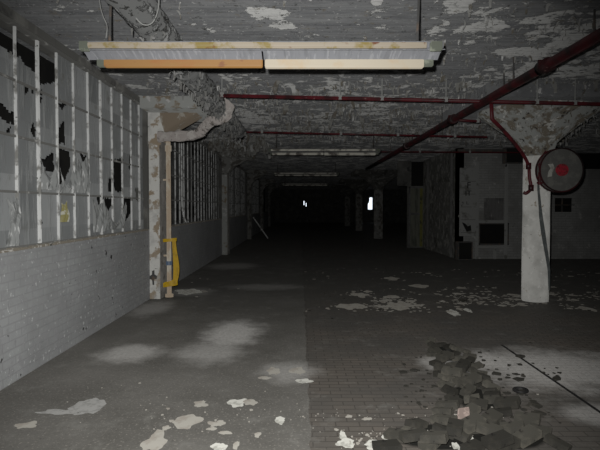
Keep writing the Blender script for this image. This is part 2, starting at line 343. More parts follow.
# end wall with two openings to daylight
def wall_y(name, mat, x0, x1, Y, th, holes, z1=H):
    """wall across the hall with rectangular holes (x0,x1,z0,z1), sorted by x and not overlapping in x"""
    mb = MB(); x = x0
    for (a, b_, c, d) in sorted(holes):
        if a > x: mb.box(x, a, Y, Y+th, 0, z1)
        if c > 0: mb.box(a, b_, Y, Y+th, 0, c)
        if d < z1: mb.box(a, b_, Y, Y+th, d, z1)
        x = b_
    mb.box(x, x1, Y, Y+th, 0, z1)
    return struct(name, mb, mat)
def hole_px(xa, ya, xb, yb, Y):
    a = at_y(xa, ya, Y); c = at_y(xb, yb, Y); return (a.x, c.x, max(c.z, 0), min(a.z, H))
h1 = hole_px(368, 197.5, 372.5, 209.5, YE); h2 = hole_px(303.6, 201, 304.4, 205, YE); h3 = hole_px(305.8, 203, 306.5, 206.5, YE)
wf = wall_y('wall_far', 'dark_wall', -3.1, XR, YE, .2, [h1, h2, h3])
# jagged boards left in the far openings
mb = MB(); mb.prism([(h1[0]-.02, YE+.05, h1[3]+.02), (h1[0]-.02, YE+.05, h1[3]-.75), (h1[0]+.14, YE+.05, h1[3]-.40), (h1[0]+.16, YE+.05, h1[3]+.02)], (0, .03, 0))
mb.build('broken_board', 'dark_wall', wf)
mb = MB()
# ------------------------------------------------------------------ right hand partition walls
ops = [hole_px(479, 223, 509, 245, BW)]
def wz(y): return at_y(500, y, BW).z
x458 = at_y(457, 200, BW).x; x552 = at_y(545, 200, BW).x
mb = MB()
a = hole_px(479, 223, 509, 245, BW)
mb.box(x458, a[0], BW, BW+.22, 0, H); mb.box(a[1], x552, BW, BW+.22, 0, H); mb.box(a[0], a[1], BW, BW+.22, 0, a[2])
g = hole_px(484, 198, 504.5, 220, BW)
mb.box(a[0], a[1], BW, BW+.22, g[3], H); mb.box(a[0], g[0], BW, BW+.22, a[3], g[3]); mb.box(g[1], a[1], BW, BW+.22, a[3], g[3]); mb.box(g[0], g[1], BW, BW+.22, a[3], g[2])
top = wz(169)
r = hole_px(555, 198, 575, 212, BW)
mb.box(x552, r[0], BW, BW+.22, 0, top); mb.box(r[0], r[1], BW, BW+.22, 0, r[2]); mb.box(r[0], r[1], BW, BW+.22, r[3], top); mb.box(r[1], XR, BW, BW+.22, 0, top)
wp = struct('wall_front', mb, 'brick_right')
mb = MB(); mb.box(x458+.3, XR, BW+1.6, BW+1.7, 0, H); struct('wall_storeroom', mb, 'void')  # black sheet in place of the unlit room beyond
# flat render of the panel bay between x 476 and 506 and its timber posts
mb = MB()
for px in (477, 506): 
    q = at_y(px, 200, BW).x; mb.box(q-.04, q+.04, BW-.05, BW, 0, wz(162))
mb.box(at_y(477, 0, BW).x, at_y(506, 0, BW).x, BW-.045, BW, wz(221.8)-.04, wz(221.8)+.04)
mb.box(at_y(477, 0, BW).x, at_y(506, 0, BW).x, BW-.045, BW, wz(247)-.03, wz(247)+.03)
q = at_y(497.5, 0, BW).x; mb.box(q-.04, q+.04, BW-.04, BW, 0, wz(247))
struct('trim_1', mb, 'door_pale')
mb = MB(); mb.box(x458, x552, BW-.12, BW, wz(153), wz(149.5)); struct('trim_2', mb, 'metal_dark')
# grey half-open sash above the black opening
wn1 = empty('window_5', (g[0], BW, g[2]), kind='structure')
mb = MB(); mb.box(g[0], g[1], BW+.09, BW+.11, g[2], g[3]); mb.build('pane', 'grey_panel', wn1, loc=(g[0], BW, g[2]))
mb = MB()
for i in range(6):
    xx = g[0]+(g[1]-g[0])*(i+.5)/6; mb.box(xx-.008, xx+.008, BW+.06, BW+.09, g[2]+random.random()*.3*(i % 2), g[3])
mb.build('glazing_bar', 'bar_dark', wn1, loc=(g[0], BW, g[2]))
wn2 = empty('window_6', (a[0], BW, a[2]), kind='structure')
mb = MB()
for (p0, p1, q0, q1) in ((a[0], a[1], a[2], a[2]+.04), (a[0], a[1], a[3]-.04, a[3]), (a[0], a[0]+.04, a[2], a[3]), (a[1]-.04, a[1], a[2], a[3])): mb.box(p0, p1, BW+.02, BW+.08, q0, q1)
mb.build('window_frame', 'metal_dark', wn2, loc=(a[0], BW, a[2]))
wn3 = empty('window_7', (r[0], BW, r[2]), kind='structure')
mb = MB(); mb.box(r[0]+.22, r[0]+.25, BW+.03, BW+.07, r[2], r[3]); mb.box(r[0], r[1], BW+.03, BW+.07, (r[2]+r[3])/2-.012, (r[2]+r[3])/2+.012); mb.build('glazing_bar', 'metal_dark', wn3, loc=(r[0], BW, r[2]))

# pale door with stencilled marks
d0 = at_y(459.5, 168, BW); d1 = at_y(475.5, 236, BW)
dr = empty('door_1', (d0.x, BW-.05, 0), kind='structure')
mb = MB(); mb.box(d0.x, d1.x, BW-.07, BW-.02, d1.z, d0.z); mb.build('door_leaf', 'door_pale', dr, loc=(d0.x, BW-.05, 0), bevel=.004)
mb = MB()
for i in range(5): mb.box(d0.x+.03, d1.x-.03, BW-.076, BW-.07, d1.z+.1+i*.38, d1.z+.115+i*.38)
mb.build('door_batten', 'bar_dark', dr, loc=(d0.x, BW-.05, 0))
mb = MB(); k = at_y(457.3, 216, BW-.12); mb.lathe([(.0, k.z-.035), (.03, k.z-.02), (.036, k.z), (.03, k.z+.02), (.0, k.z+.035)], k.x+.06, BW-.12, 16); mb.box(k.x+.05, k.x+.07, BW-.12, BW-.02, k.z-.01, k.z+.01)
kn = mb.build('door_knob', 'flake_white', dr, loc=(d0.x, BW-.05, 0), smooth=True); kn['label'] = 'small white knob'
def text(s, px, py, Y, size, parent):
    cu = bpy.data.curves.new('lettering', 'FONT'); cu.body = s; cu.size = size; cu.extrude = .004; cu.align_x = 'CENTER'; cu.align_y = 'CENTER'
    cu.materials.append(M['black_paint']); o = bpy.data.objects.new('lettering', cu); C.objects.link(o)
    p = at_y(px, py, Y); o.parent = parent; o.location = p-Vector(parent.location); o.rotation_euler = (PI/2, 0, 0); o['label'] = 'black stencilled letters'
text('F', 468.8, 185.5, BW-.078, .26, dr); text('IT', 468.2, 193.5, BW-.078, .22, dr); text('L.', 467.8, 203, BW-.078, .13, dr)
mb = MB(); p = at_y(466, 227, BW-.078)
mb.prism([p+Vector(q) for q in ((-.12, 0, .14), (-.02, 0, .10), (.05, 0, .02), (.14, 0, .06), (.16, 0, -.10), (.02, 0, -.14), (-.04, 0, -.02))], (0, .01, 0)); mb.build('dark_blotch', 'void', dr, loc=(d0.x, BW-.05, 0))  # near-black blotch on the lower door leaf

# black boxes: one on the floor, one fixed high on the wall
def cabinet(name, xa, ya, xb, yb, Y, dep, label, cat, floor=False):
    p0 = at_y(xa, ya, Y); p1 = at_y(xb, yb, Y); z0 = 0 if floor else p1.z
    e = empty(name, ((p0.x+p1.x)/2, Y+dep/2, z0), label, cat)
    mb = MB(); t = .02
    mb.box(p0.x, p0.x+t, Y, Y+dep, z0, p0.z); mb.box(p1.x-t, p1.x, Y, Y+dep, z0, p0.z); mb.box(p0.x+t, p1.x-t, Y, Y+dep, z0, z0+t); mb.box(p0.x+t, p1.x-t, Y, Y+dep, p0.z-t, p0.z)
    mb.box(p0.x+t, p1.x-t, Y+dep-t, Y+dep, z0+t, p0.z-t); mb.build('casing', 'metal_dark', e, loc=e.location)
    mb = MB(); mb.box(p0.x+t, p1.x-t, Y+.03, Y+.05, z0+t, p0.z-t); mb.build('front_panel', 'void', e, loc=e.location)
    return e
cabinet('metal_box', 458.5, 242, 472.5, 262, BW-.35, .33, 'black metal box on the floor below the stencilled pale door', 'box', True)
cabinet('wall_box', 506, 147.5, 524, 163, BW-.3, .3, 'black box fixed high on the wall left of the white column', 'box')

# side wall, mottled, running back, and the yellowish doors beyond it
xs = at_y(457, 200, BW).x
mb = MB(); mb.box(xs, xs+.2, BW, 21.3, 0, H); sw = struct('wall_side', mb, 'mottled')
mb = MB()
for yy in (17.2, 20.4): mb.box(xs-.05, xs, yy, yy+.06, 0, H-.1)
mb.build('batten', 'grey_panel', sw)
SY = 21.3; q0 = at_y(398, 200, SY).x
mb = MB(); z185 = at_y(420, 186, SY).z
mb.box(at_y(409, 0, SY).x, xs+.2, SY, SY+.15, 0, z185); mb.box(q0, at_y(412.5, 0, SY).x, SY, SY+.15, z185, H); mb.box(at_y(435.5, 0, SY).x, xs+.2, SY, SY+.15, z185, H)
struct('wall_stub', mb, 'dark_wall')
mb = MB(); mb.box(at_y(412.5, 0, SY).x, at_y(435.5, 0, SY).x, SY+.5, SY+.55, z185-.1, H); struct('wall_recess', mb, 'void')
dr = empty('door_2', (at_y(410, 0, SY).x, SY-.04, 0), kind='structure')
p0 = at_y(410, 187, SY); p1 = at_y(426, 187, SY)
mb = MB(); mb.box(p0.x, p1.x, SY-.06, SY-.01, .05, p0.z-.05); mb.build('door_leaf', 'door_green', dr, loc=dr.location)
mb = MB(); c = at_y(421, 187, SY).x; mb.box(c-.05, c+.05, SY-.075, SY-.06, .05, p0.z-.05); mb.build('door_strip', 'stripe', dr, loc=dr.location)
mb = MB(); mb.box(p0.x-.05, p0.x, SY-.08, SY, 0, p0.z); mb.box(p1.x, p1.x+.05, SY-.08, SY, 0, p0.z); mb.box(p0.x-.05, p1.x+.05, SY-.08, SY, p0.z-.05, p0.z); mb.box(p0.x, p1.x, SY-.07, SY-.06, 1.25, 1.33); mb.build('door_frame', 'grey_panel', dr, loc=dr.location)

# ------------------------------------------------------------------ left windows
def px_yz(x, y):
    p = at_x(x, y, GX); return (p.y, p.z)
def cr(pts, s=4.0, ox=0, oy=112): return [px_yz(ox+a/s, oy+b_/s) for a, b_ in pts]
holes1 = [
    [px_yz(*p) for p in ((-20, 6), (14.5, 20), (14.5, 56), (8, 50), (0, 45), (-20, 40))],
    [px_yz(*p) for p in ((14.5, 20), (37, 30), (37, 72), (33, 71), (24, 64), (20, 57), (14.5, 54))],
    [px_yz(*p) for p in ((37, 30), (56, 42), (56, 83), (37, 84))],
    [px_yz(*p) for p in ((-10, 98), (0, 103), (5, 106), (8, 111), (14, 113), (14, 125), (8, 123), (0, 117), (-10, 116))],
    [px_yz(*p) for p in ((6, 129), (11, 127), (10, 134), (7, 134))],
    cr([(125, 65), (137, 40), (142, 75), (136, 105), (128, 95)]),
    cr([(228, 70), (258, 38), (262, 125), (228, 132)]),
    cr([(225, 132), (245, 145), (278, 160), (282, 220), (262, 265), (240, 290), (222, 275)]),
    cr([(152, 182), (175, 190), (185, 172), (212, 163), (215, 235), (195, 240), (165, 215)]),
    cr([(315, 160), (350, 182), (350, 208), (325, 190)]),
    cr([(455, 188), (494, 190), (490, 318), (470, 322), (455, 300)]),
    cr([(495, 340), (532, 345), (525, 400), (500, 440), (492, 400)]),
    cr([(385, 340), (460, 348), (440, 385), (420, 412), (400, 400)]),
    cr([(152, 430), (175, 440), (170, 452), (155, 445)]),
    cr([(55, 365), (62, 370), (60, 385), (52, 380)]),
    cr([(517, 170), (527, 190), (525, 240), (515, 225)]),
    cr([(435, 265), (447, 262), (445, 320), (432, 318)]),
    cr([(540, 300), (556, 305), (552, 360), (545, 350)]),
    [px_yz(*p) for p in ((24, 87), (28, 87), (28, 94), (25, 93))], [px_yz(*p) for p in ((31.5, 89), (34, 89), (33, 93), (31.5, 93))],
    [px_yz(*p) for p in ((39, 90), (42, 90), (42, 95), (39, 95))], [px_yz(*p) for p in ((39, 97), (42, 97), (41, 102), (39, 101))],
    [px_yz(*p) for p in ((80, 61), (83, 61), (83, 70), (80.5, 67))],
    [px_yz(*p) for p in ((58, 103), (66, 104), (62, 110))],
]
def window(idx, Y0, Y1, holes, cell, seed, first=5.17, step=.438):
    rnd = random.Random(seed)
    e = empty('window_%d' % idx, (GX, (Y0+Y1)/2, 1.18), kind='structure'); lc = Vector(e.location)
    ys = []; y = first
    while y > Y0+step*.6: y -= step
    while y < Y1:
        if y > Y0+.1: ys.append(y)
        y += step
    rows = [1.18, 1.69, 2.20, 2.71, 3.22]
    if holes is None:
        holes = []
        for _ in range(int((Y1-Y0)*2.6)):
            i = rnd.randrange(len(ys)); rr = rnd.randrange(4); yy = ys[i]; z = rows[rr]
            a_ = yy+rnd.random()*.1; b_ = yy+step-rnd.random()*.15; c_ = z+rnd.random()*.3; d_ = z+.5-rnd.random()*.15
            holes.append([(a_, c_), (b_, c_+rnd.random()*.1), (b_-rnd.random()*.1, d_), (a_+rnd.random()*.1, d_-rnd.random()*.1)])
    if idx == 3:
        u0, u1 = px_yz(230, 199), px_yz(235, 207); holes.append([(u0[0], u0[1]), (u1[0], u0[1]), (u1[0], u1[1]), (u0[0], u1[1])])
    ny = int((Y1-Y0)/cell); nz = int(2.04/cell); mb = MB(); vid = {}
    def V(i, j):
        k = (i, j)
        if k not in vid:
            yy = Y0+i*(Y1-Y0)/ny; z = 1.18+j*2.04/nz
            fy = ((yy-first)/step) % 1; edge = math.sin(PI*fy)
            pr = noise.noise(Vector((math.floor((yy-first)/step)*3.7+seed, math.floor((z-1.18)/.51)*5.1, 0)))
            dx = edge*(.012*pr+.010*noise.noise(Vector((yy*3+seed, z*2, 0)))+.004*noise.noise(Vector((yy*18, z*3, 3))))
            mb.v.append(Vector((GX+dx, yy, z))); vid[k] = len(mb.v)-1
        return vid[k]
    boxes = [(min(p[0] for p in P)-.05, max(p[0] for p in P)+.05, min(p[1] for p in P)-.05, max(p[1] for p in P)+.05, P) for P in holes]
    for i in range(ny):
        for j in range(nz):
            yy = Y0+(i+.5)*(Y1-Y0)/ny; z = 1.18+(j+.5)*2.04/nz
            y2 = yy+.022*noise.noise(Vector((yy*18, z*18, seed))); z2 = z+.022*noise.noise(Vector((yy*18, z*18, seed+9)))
            if any(a_ < y2 < b_ and c_ < z2 < d_ and inpoly(y2, z2, P) for a_, b_, c_, d_, P in boxes): continue
            mb.f.append((V(i, j), V(i+1, j), V(i+1, j+1), V(i, j+1)))
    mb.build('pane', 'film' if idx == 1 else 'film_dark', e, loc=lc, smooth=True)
    for k, yy in enumerate(ys):
        t = (.021 if (k % 4 == 3) else .010) if idx == 1 else .02
        m2 = MB(); zz = [1.18+2.04*q/24 for q in range(25)]
        for q in range(24):
            j0 = .006*noise.noise(Vector((yy*9, zz[q]*12, 0)))
            m2.box(GX, GX+(.022 if idx == 1 else .018), yy-t+j0, yy+t+j0, zz[q], zz[q+1])
        m2.build('mullion', 'mullion' if idx == 1 else 'door_pale' if k % 5 == 2 else 'mullion', e, loc=lc)
    m3 = MB()
    for z in rows[1:4]: m3.box(GX-.01, GX+.018, Y0, Y1, z-.011, z+.011)
    m3.build('transom', 'bar_dark', e, loc=lc)
    m4 = MB(); m4.box(GX-.02, GX+.05, Y0, Y1, 3.2, 3.23); m4.box(GX-.02, GX+.03, Y0, Y1, 1.166, 1.19); m4.build('window_frame', 'bar_dark', e, loc=lc)
    return e, ys, rows
B1 = (2.2, PIL[0]-.3)
e1, ys1, rows = window(1, B1[0], B1[1], holes1, .02, 1)
window(2, PIL[0]+.3, PIL[1]-.3, None, .04, 2)
window(3, PIL[1]+.3, PIL[2]-.3, None, .06, 3)
window(4, PIL[2]+.3, PIL[3]-.3, None, .1, 4)
# torn film hanging in folds inside window 1
def drape(p0, p1, sag, zt, zb, mat, parent, seed=0, name='torn_film'):
    """film pinned at y=p0..p1, hanging from zt to zb, gathered in folds"""
    mb = MB(); n, m_ = 26, 22
    for j in range(m_+1):
        t = j/m_
        for i in range(n+1):
            s = i/n; yy = p0+(p1-p0)*s
            z = zt-sag*math.sin(PI*s)*(1-t)-(zt-zb)*t
            fold = .034*math.sin(s*14+3*t+seed)*t+.012*noise.noise(Vector((s*9, t*6, seed)))
            mb.v.append(Vector((GX+.022+.02*math.sin(PI*t)+fold*.8, yy+.02*math.sin(t*7+seed)*s, z)))
    for j in range(m_):
        for i in range(n): mb.f.append((j*(n+1)+i, j*(n+1)+i+1, (j+1)*(n+1)+i+1, (j+1)*(n+1)+i))
    return mb.build(name, mat, parent, loc=e1.location, smooth=True)
drape(ys1[0]+.0, ys1[1], .12, 2.0, 1.72, 'film_white', e1, 1) if False else None
Y = lambda x: px_yz(x, 200)[0]
Z = lambda x, y: px_yz(x, y)[1]
drape(Y(38), Y(56), .22, Z(47, 160)+.05, Z(47, 190), 'film_white', e1, 2)
drape(Y(58), Y(72), .20, Z(65, 178)+.12, Z(65, 193), 'film_white', e1, 5)
drape(Y(73), Y(87), .18, Z(80, 156)+.10, Z(80, 193), 'film_white', e1, 9)
drape(Y(90), Y(103), .10, Z(96, 197), Z(96, 232), 'film_white', e1, 4)
drape(Y(103), Y(124), .30, Z(113, 205)+.05, Z(113, 229), 'film_white', e1, 7)
drape(Y(58.5), Y(65), .05, Z(61, 200), Z(61, 222), 'film_yellow', e1, 3)
drape(Y(4), Y(15), .06, Z(10, 196), Z(10, 246), 'film_white', e1, 6)

# sill ledges
for i, (y0, y1) in enumerate([B1]+[(PIL[k]+.3, PIL[k+1]-.3) for k in range(3)]):
    mb = MB(); n = int((y1-y0)/.08)
    for k in range(n):
        a_ = y0+(y1-y0)*k/n; b_ = y0+(y1-y0)*(k+1)/n; hh = .018+.014*noise.noise(Vector((a_*7, 0, i)))
        mb.box(GX+.03, WX+.012*noise.noise(Vector((a_*9, 3, i)))+.01, a_, b_, 1.16, 1.16+hh)
    struct('trim_%d' % (3+i), mb, 'sill')

# ------------------------------------------------------------------ pilasters with haunches
def pilaster(k, Yc):
    w2 = .25; x1 = -2.36
    words = ['nearest the camera, with tan pipe beside it', 'second along the window wall', 'third along the window wall, beside the leaning plank', 'fourth along the window wall, in the dark', 'fifth along the window wall, in the dark']
    e = empty('wall_pilaster', ((WX+x1)/2, Yc, 0), 'flaking white wall pilaster with bracket head, '+words[k], 'pilaster', 'pilasters along the window wall'); lc = e.location
    mb = MB(); n = 30
    for q in range(n):
        z0, z1 = 2.9*q/n, 2.9*(q+1)/n
        j = .008*noise.noise(Vector((q*.7, Yc, 0)))
        mb.box(WX, x1+j, Yc-w2+j, Yc+w2, z0, z1)
    mb.build('shaft', 'pilaster' if k == 0 else 'haunch_paint' if k == 1 else 'pilaster_dim', e, loc=lc)  # shafts further along get darker paint in place of light falloff
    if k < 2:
        mb = MB(); mb.box(x1+.001, x1+.012, Yc-w2+.02, Yc+w2, 0, 2.66); mb.build('shaded_side', 'side_shade', e, loc=lc)  # thin slab carrying the painted shade of the side face
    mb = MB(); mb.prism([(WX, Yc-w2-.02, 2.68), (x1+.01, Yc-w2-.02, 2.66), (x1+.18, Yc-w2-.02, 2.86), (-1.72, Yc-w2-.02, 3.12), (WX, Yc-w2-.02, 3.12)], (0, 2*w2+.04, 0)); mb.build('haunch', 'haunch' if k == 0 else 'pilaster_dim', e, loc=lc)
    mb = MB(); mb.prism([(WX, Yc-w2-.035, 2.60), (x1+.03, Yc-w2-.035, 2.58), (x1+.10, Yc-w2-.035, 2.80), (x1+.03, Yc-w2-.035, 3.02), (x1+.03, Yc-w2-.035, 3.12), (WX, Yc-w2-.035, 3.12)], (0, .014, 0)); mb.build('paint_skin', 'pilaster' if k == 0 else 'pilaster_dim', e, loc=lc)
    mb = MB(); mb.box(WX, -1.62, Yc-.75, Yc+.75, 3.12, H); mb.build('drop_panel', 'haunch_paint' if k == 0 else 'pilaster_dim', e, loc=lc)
    return e
for k, pc in enumerate(PIL):
    e = pilaster(k, pc)
    if k == 0:
        g_ = [at_y(x, y, pc-.25-.006) for x, y in ((152, 271), (154.3, 270), (154.5, 274.5), (157, 276), (156.6, 279), (154, 279.5), (154.2, 285), (152.6, 285), (152, 279.5), (149.6, 279), (149.8, 276), (152, 274.5))]
        mb = MB(); mb.prism(g_, (0, .006, 0)); o = mb.build('spalled_patch', 'metal_dark', e, loc=e.location); o['label'] = 'dark gash in the white paint'
# dark gash in the paint of the first pilaster
# ------------------------------------------------------------------ round columns
def column(x, y, rb, label, cap=1.0, seed=0, dim=True):
    e = empty('round_column', (x, y, 0), label, 'column', 'round mushroom columns'); lc = e.location
    prof = [(rb*1.0, 0), (rb*1.0, .1)]+[(rb*(1+.015*noise.noise(Vector((z, seed, 0)))), z) for z in [.2+.15*i for i in range(15)]]+[(rb, 2.42)]
    mb = MB(); mb.lathe(prof, x, y, 48, .02); mb.build('shaft', 'pilaster_dim' if dim else 'column', e, loc=lc, smooth=True)  # dim columns: falloff of the flash painted as darker colour
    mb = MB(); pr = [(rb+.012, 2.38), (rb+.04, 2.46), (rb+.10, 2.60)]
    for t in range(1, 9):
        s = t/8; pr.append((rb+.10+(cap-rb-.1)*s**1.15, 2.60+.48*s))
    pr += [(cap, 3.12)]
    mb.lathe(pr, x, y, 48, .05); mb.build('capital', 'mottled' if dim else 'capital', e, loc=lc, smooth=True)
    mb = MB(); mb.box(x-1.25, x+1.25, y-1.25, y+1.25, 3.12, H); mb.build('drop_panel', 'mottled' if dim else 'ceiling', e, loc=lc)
    return e
CX, CY = 3.90, 9.25
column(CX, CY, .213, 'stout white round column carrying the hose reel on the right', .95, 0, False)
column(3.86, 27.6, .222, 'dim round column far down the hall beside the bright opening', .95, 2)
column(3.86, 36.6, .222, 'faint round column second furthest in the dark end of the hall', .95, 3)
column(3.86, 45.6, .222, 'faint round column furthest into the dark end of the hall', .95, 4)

# ------------------------------------------------------------------ hose reel on the column
hc = at_y(561.5, 170, CY-.42)
e = empty('hose_reel', (hc.x, hc.y+.12, hc.z), 'round grey fire hose reel with red hub on the white column', 'hose reel'); lc = e.location
def disc_y(mb, c, r0, r1, y0, y1, n=40):
    vs = []; fs = []
    for (r_, yy) in ((r0, y0), (r1, y0), (r1, y1), (r0, y1)):
        for k in range(n):
            a_ = 2*PI*k/n; vs.append((c.x+r_*math.cos(a_), yy, c.z+r_*math.sin(a_)))
    for i in range(4):
        for k in range(n):
            fs.append((i*n+k, i*n+(k+1) % n, ((i+1) % 4)*n+(k+1) % n, ((i+1) % 4)*n+k))
    mb.add(vs, fs)
R_ = .345
mb = MB(); disc_y(mb, hc, .02, R_-.01, hc.y, hc.y+.012, 24)
for k in range(12):
    a_ = 2*PI*k/12; m4 = Matrix.Translation(hc) @ Matrix.Rotation(a_, 4, 'Y')
    mb.box(.10, R_-.03, -.008, 0, -.006, .006, m4)
mb.build('front_disc', 'reel', e, loc=lc)
mb = MB(); disc_y(mb, hc, .02, R_-.01, hc.y+.14, hc.y+.152, 24); mb.build('rear_disc', 'reel', e, loc=lc)
mb = MB(); disc_y(mb, hc, R_-.016, R_+.006, hc.y-.012, hc.y+.018); disc_y(mb, hc, R_-.016, R_+.006, hc.y+.134, hc.y+.16); mb.build('rim', 'red_dark', e, loc=lc)
mb = MB(); disc_y(mb, hc, .01, R_-.10, hc.y+.02, hc.y+.13); mb.build('wound_hose', 'hose', e, loc=lc)
mb = MB(); disc_y(mb, hc, .0, .095, hc.y-.035, hc.y); disc_y(mb, hc, .0, .045, hc.y-.07, hc.y-.035, 12); h_ = mb.build('hub', 'red_bright', e, loc=lc); h_['label'] = 'red hub'
mb = MB(); c = hc+Vector((-.17, -.012, -.02)); mb.prism([c+Vector(q) for q in ((-.05, 0, .11), (.03, 0, .12), (.055, 0, .05), (.02, 0, -.02), (.015, 0, -.08), (-.05, 0, -.09), (-.035, 0, 0), (.0, 0, .05))], (0, .008, 0)); o = mb.build('label_plate', 'flake_white', e, loc=lc); o['label'] = 'torn white label on the disc'
mb = MB(); cc = Vector((CX, CY, hc.z))
mb.box(hc.x-.04, hc.x+.04, hc.y+.152, hc.y+.19, hc.z-.14, hc.z+.14); mb.tube([(hc.x, hc.y-.04, hc.z), (hc.x, hc.y+.19, hc.z)], .025)
mb.box(CX-.1, hc.x+.04, hc.y+.17, hc.y+.20, hc.z+.02, hc.z+.07); mb.box(CX-.1, hc.x+.04, hc.y+.17, hc.y+.20, hc.z-.10, hc.z-.05); mb.build('bracket', 'red_dark', e, loc=lc)
mb = MB(); v0 = at_y(539.5, 181, CY-.30); mb.tube([v0+Vector((0, 0, .14)), v0+Vector((0, 0, -.06))], .02); mb.tube([v0+Vector((-.04, 0, -.03)), v0+Vector((.05, 0, -.03))], .014); mb.tube([v0+Vector((-.04, 0, .05)), v0+Vector((.10, .02, .05))], .016); v_ = mb.build('valve', 'red', e, loc=lc); v_['label'] = 'red valve body'
# flat hose falling from the valve down the face of the column
def strip(pts, w_, th=.008, up=(1, 0, 0)):
    mb = MB(); up = Vector(up); vs = []
    for i, p in enumerate(pts):
        ww = w_[i]; p = Vector(p)
        for q in (p-up*ww, p+up*ww): vs += [q, q+Vector((0, th, 0))]
    fs = []
    for i in range(len(pts)-1):
        a_ = i*4; b_ = a_+4
        fs += [(a_, a_+2, b_+2, b_), (a_+1, b_+1, b_+3, a_+3), (a_, b_, b_+1, a_+1), (a_+2, a_+3, b_+3, b_+2)]
    fs += [(0, 1, 3, 2), (len(vs)-4, len(vs)-2, len(vs)-1, len(vs)-3)]
    return mb.add(vs, fs)
pts = []; ws = []
for px, py, w_ in ((538.3, 178, .012), (538.6, 190, .018), (540, 205, .022), (541.2, 218, .030), (543.2, 232, .034), (545.2, 245, .030), (547.4, 258, .026), (549, 270, .02), (549.4, 290, .012)):
    X0 = (px-300)/F*(CY-.25); dx = X0-CX
    yy = CY-math.sqrt(max(.0, .245**2-min(abs(dx), .235)**2))-.012
    pts.append(at_y(px, py, yy)); ws.append(w_)
strip(pts, ws).build('hose', 'hose', e, loc=lc)
mb = MB(); pp = [at_y(px, py, CY-.3) for px, py in ((541, 173), (538.8, 165), (541, 158), (546, 151))]; mb.tube(pp, .014); mb.build('feed_pipe', 'red', e, loc=lc)

# ------------------------------------------------------------------ pipes
def curve(pts, n=8):
    """Catmull-Rom through pts"""
    P = [Vector(p) for p in pts]; P = [P[0]]+P+[P[-1]]; out = []
    for i in range(1, len(P)-2):
        for k in range(n):
            t = k/n; a_, b_, c_, d_ = P[i-1:i+3]
            out.append(.5*((2*b_)+(-a_+c_)*t+(2*a_-5*b_+4*c_-d_)*t*t+(-a_+3*b_-3*c_+d_)*t**3))
    out.append(P[-2]); return out
def sprinkler(e, p, zc):
    mb = MB(); mb.tube([p, (p.x, p.y, zc)], .008, 8); mb.tube([p+Vector((0, 0, -.02)), p+Vector((0, 0, .04))], .029, 10); mb.build('hanger', 'cable', e, loc=e.location)
# main
ZM = 2.98; XM = (600-300)/172*(ZM-EYE)
e = empty('sprinkler_main', (XM, 10, ZM), 'thick dark red sprinkler main running down the hall under the ceiling', 'pipe'); lc = e.location
mb = MB(); mb.tube([(XM, y_, ZM) for y_ in (1.0, 5, 9, 13, 17, 21)], .052, 18); mb.build('pipe', 'red_dark', e, loc=lc, smooth=True)
for yy in (5.75, 9.2, 13.2):
    mb = MB(); mb.tube([(XM, yy-.09, ZM), (XM, yy+.09, ZM)], .075, 18); mb.tube([(XM-.07, yy, ZM+.05), (XM+.07, yy, ZM+.05)], .02, 8); mb.build('coupling', 'red_dark', e, loc=lc, smooth=True)
for yy in (4.2, 6.6, 9.9, 12.5, 15.5):
    mb = MB(); mb.tube([(XM, yy, ZM), (XM, yy, H)], .008, 8); mb.box(XM-.06, XM+.06, yy-.012, yy+.012, ZM+.04, ZM+.065); mb.build('hanger', 'metal_dark', e, loc=lc)
e = empty('conduit', (XM+.10, 8, ZM+.1), 'thin red-brown pipe running along the thick sprinkler main', 'pipe')
mb = MB(); mb.tube([(XM+.11, y_, ZM+.07) for y_ in (1, 4, 7.4)], .016, 10); mb.build('pipe', 'red', e, loc=e.location, smooth=True)
for yy in (3, 5, 7.2):
    mb = MB(); mb.box(XM+.105, XM+.115, yy, yy+.02, ZM+.07, H); mb.build('hanger', 'metal_dark', e, loc=e.location)
# cross branches
def branch(pa, pb, YY, r, label, hang, extra=0):
    a_ = at_y(*pa, YY); b_ = at_y(*pb, YY); b2 = b_+(b_-a_)*extra
    e = empty('branch_pipe', (a_+b2)/2, label, 'pipe', 'red sprinkler branch pipes'); lc = e.location
    mb = MB(); mb.tube([a_, b_, b2] if extra else [a_, b_], r, 12); mb.build('pipe', 'red', e, loc=lc, smooth=True)
    for hx in hang:
        t = (hx-pa[0])/(pb[0]-pa[0]); sprinkler(e, a_+(b_-a_)*t, H)
    return e
branch((220, 95.5), (600, 104), 7.7, .024, 'dark red sprinkler branch pipe crossing the ceiling behind the near light', (222, 340, 382, 446, 537, 575), .25)
branch((246, 132), (487, 137), 11.6, .018, 'thinner red branch pipe crossing the ceiling further back', (262, 341, 398, 455))
branch((452, 119.5), (480, 121.5), 9.4, .02, 'short stub of red pipe off the main coupling', (478,))
branch((270, 151), (520, 152.5), 15.6, .018, 'faint dark branch pipe crossing near the doorway wall', (300, 420, 470))
# pipe down the flare of the column
e = empty('drop_pipe', at_y(528, 165, CY-.5), 'dark red drop pipe bending down the flared column head', 'pipe')
pp = [at_y(492, 119, CY-1.12), at_y(504, 131, CY-.98), at_y(516, 145, CY-.62), at_y(524, 156, CY-.42), at_y(528.5, 166, CY-.33), at_y(529.5, 178, CY-.30), at_y(531, 188, CY-.30), at_y(526.5, 193, CY-.30), at_y(523.5, 192.5, CY-.28)]
mb = MB(); mb.tube([pp[0]+Vector((-.02, 0, .3))]+curve(pp, 5), .026, 12); mb.build('pipe', 'red', e, loc=e.location, smooth=True)
for q_ in (4, 6):
    mb = MB(); mb.tube([pp[q_]+Vector((0, 0, .05)), pp[q_]+Vector((0, 0, -.05))], .042, 12); mb.build('coupling', 'red_dark', e, loc=e.location, smooth=True)

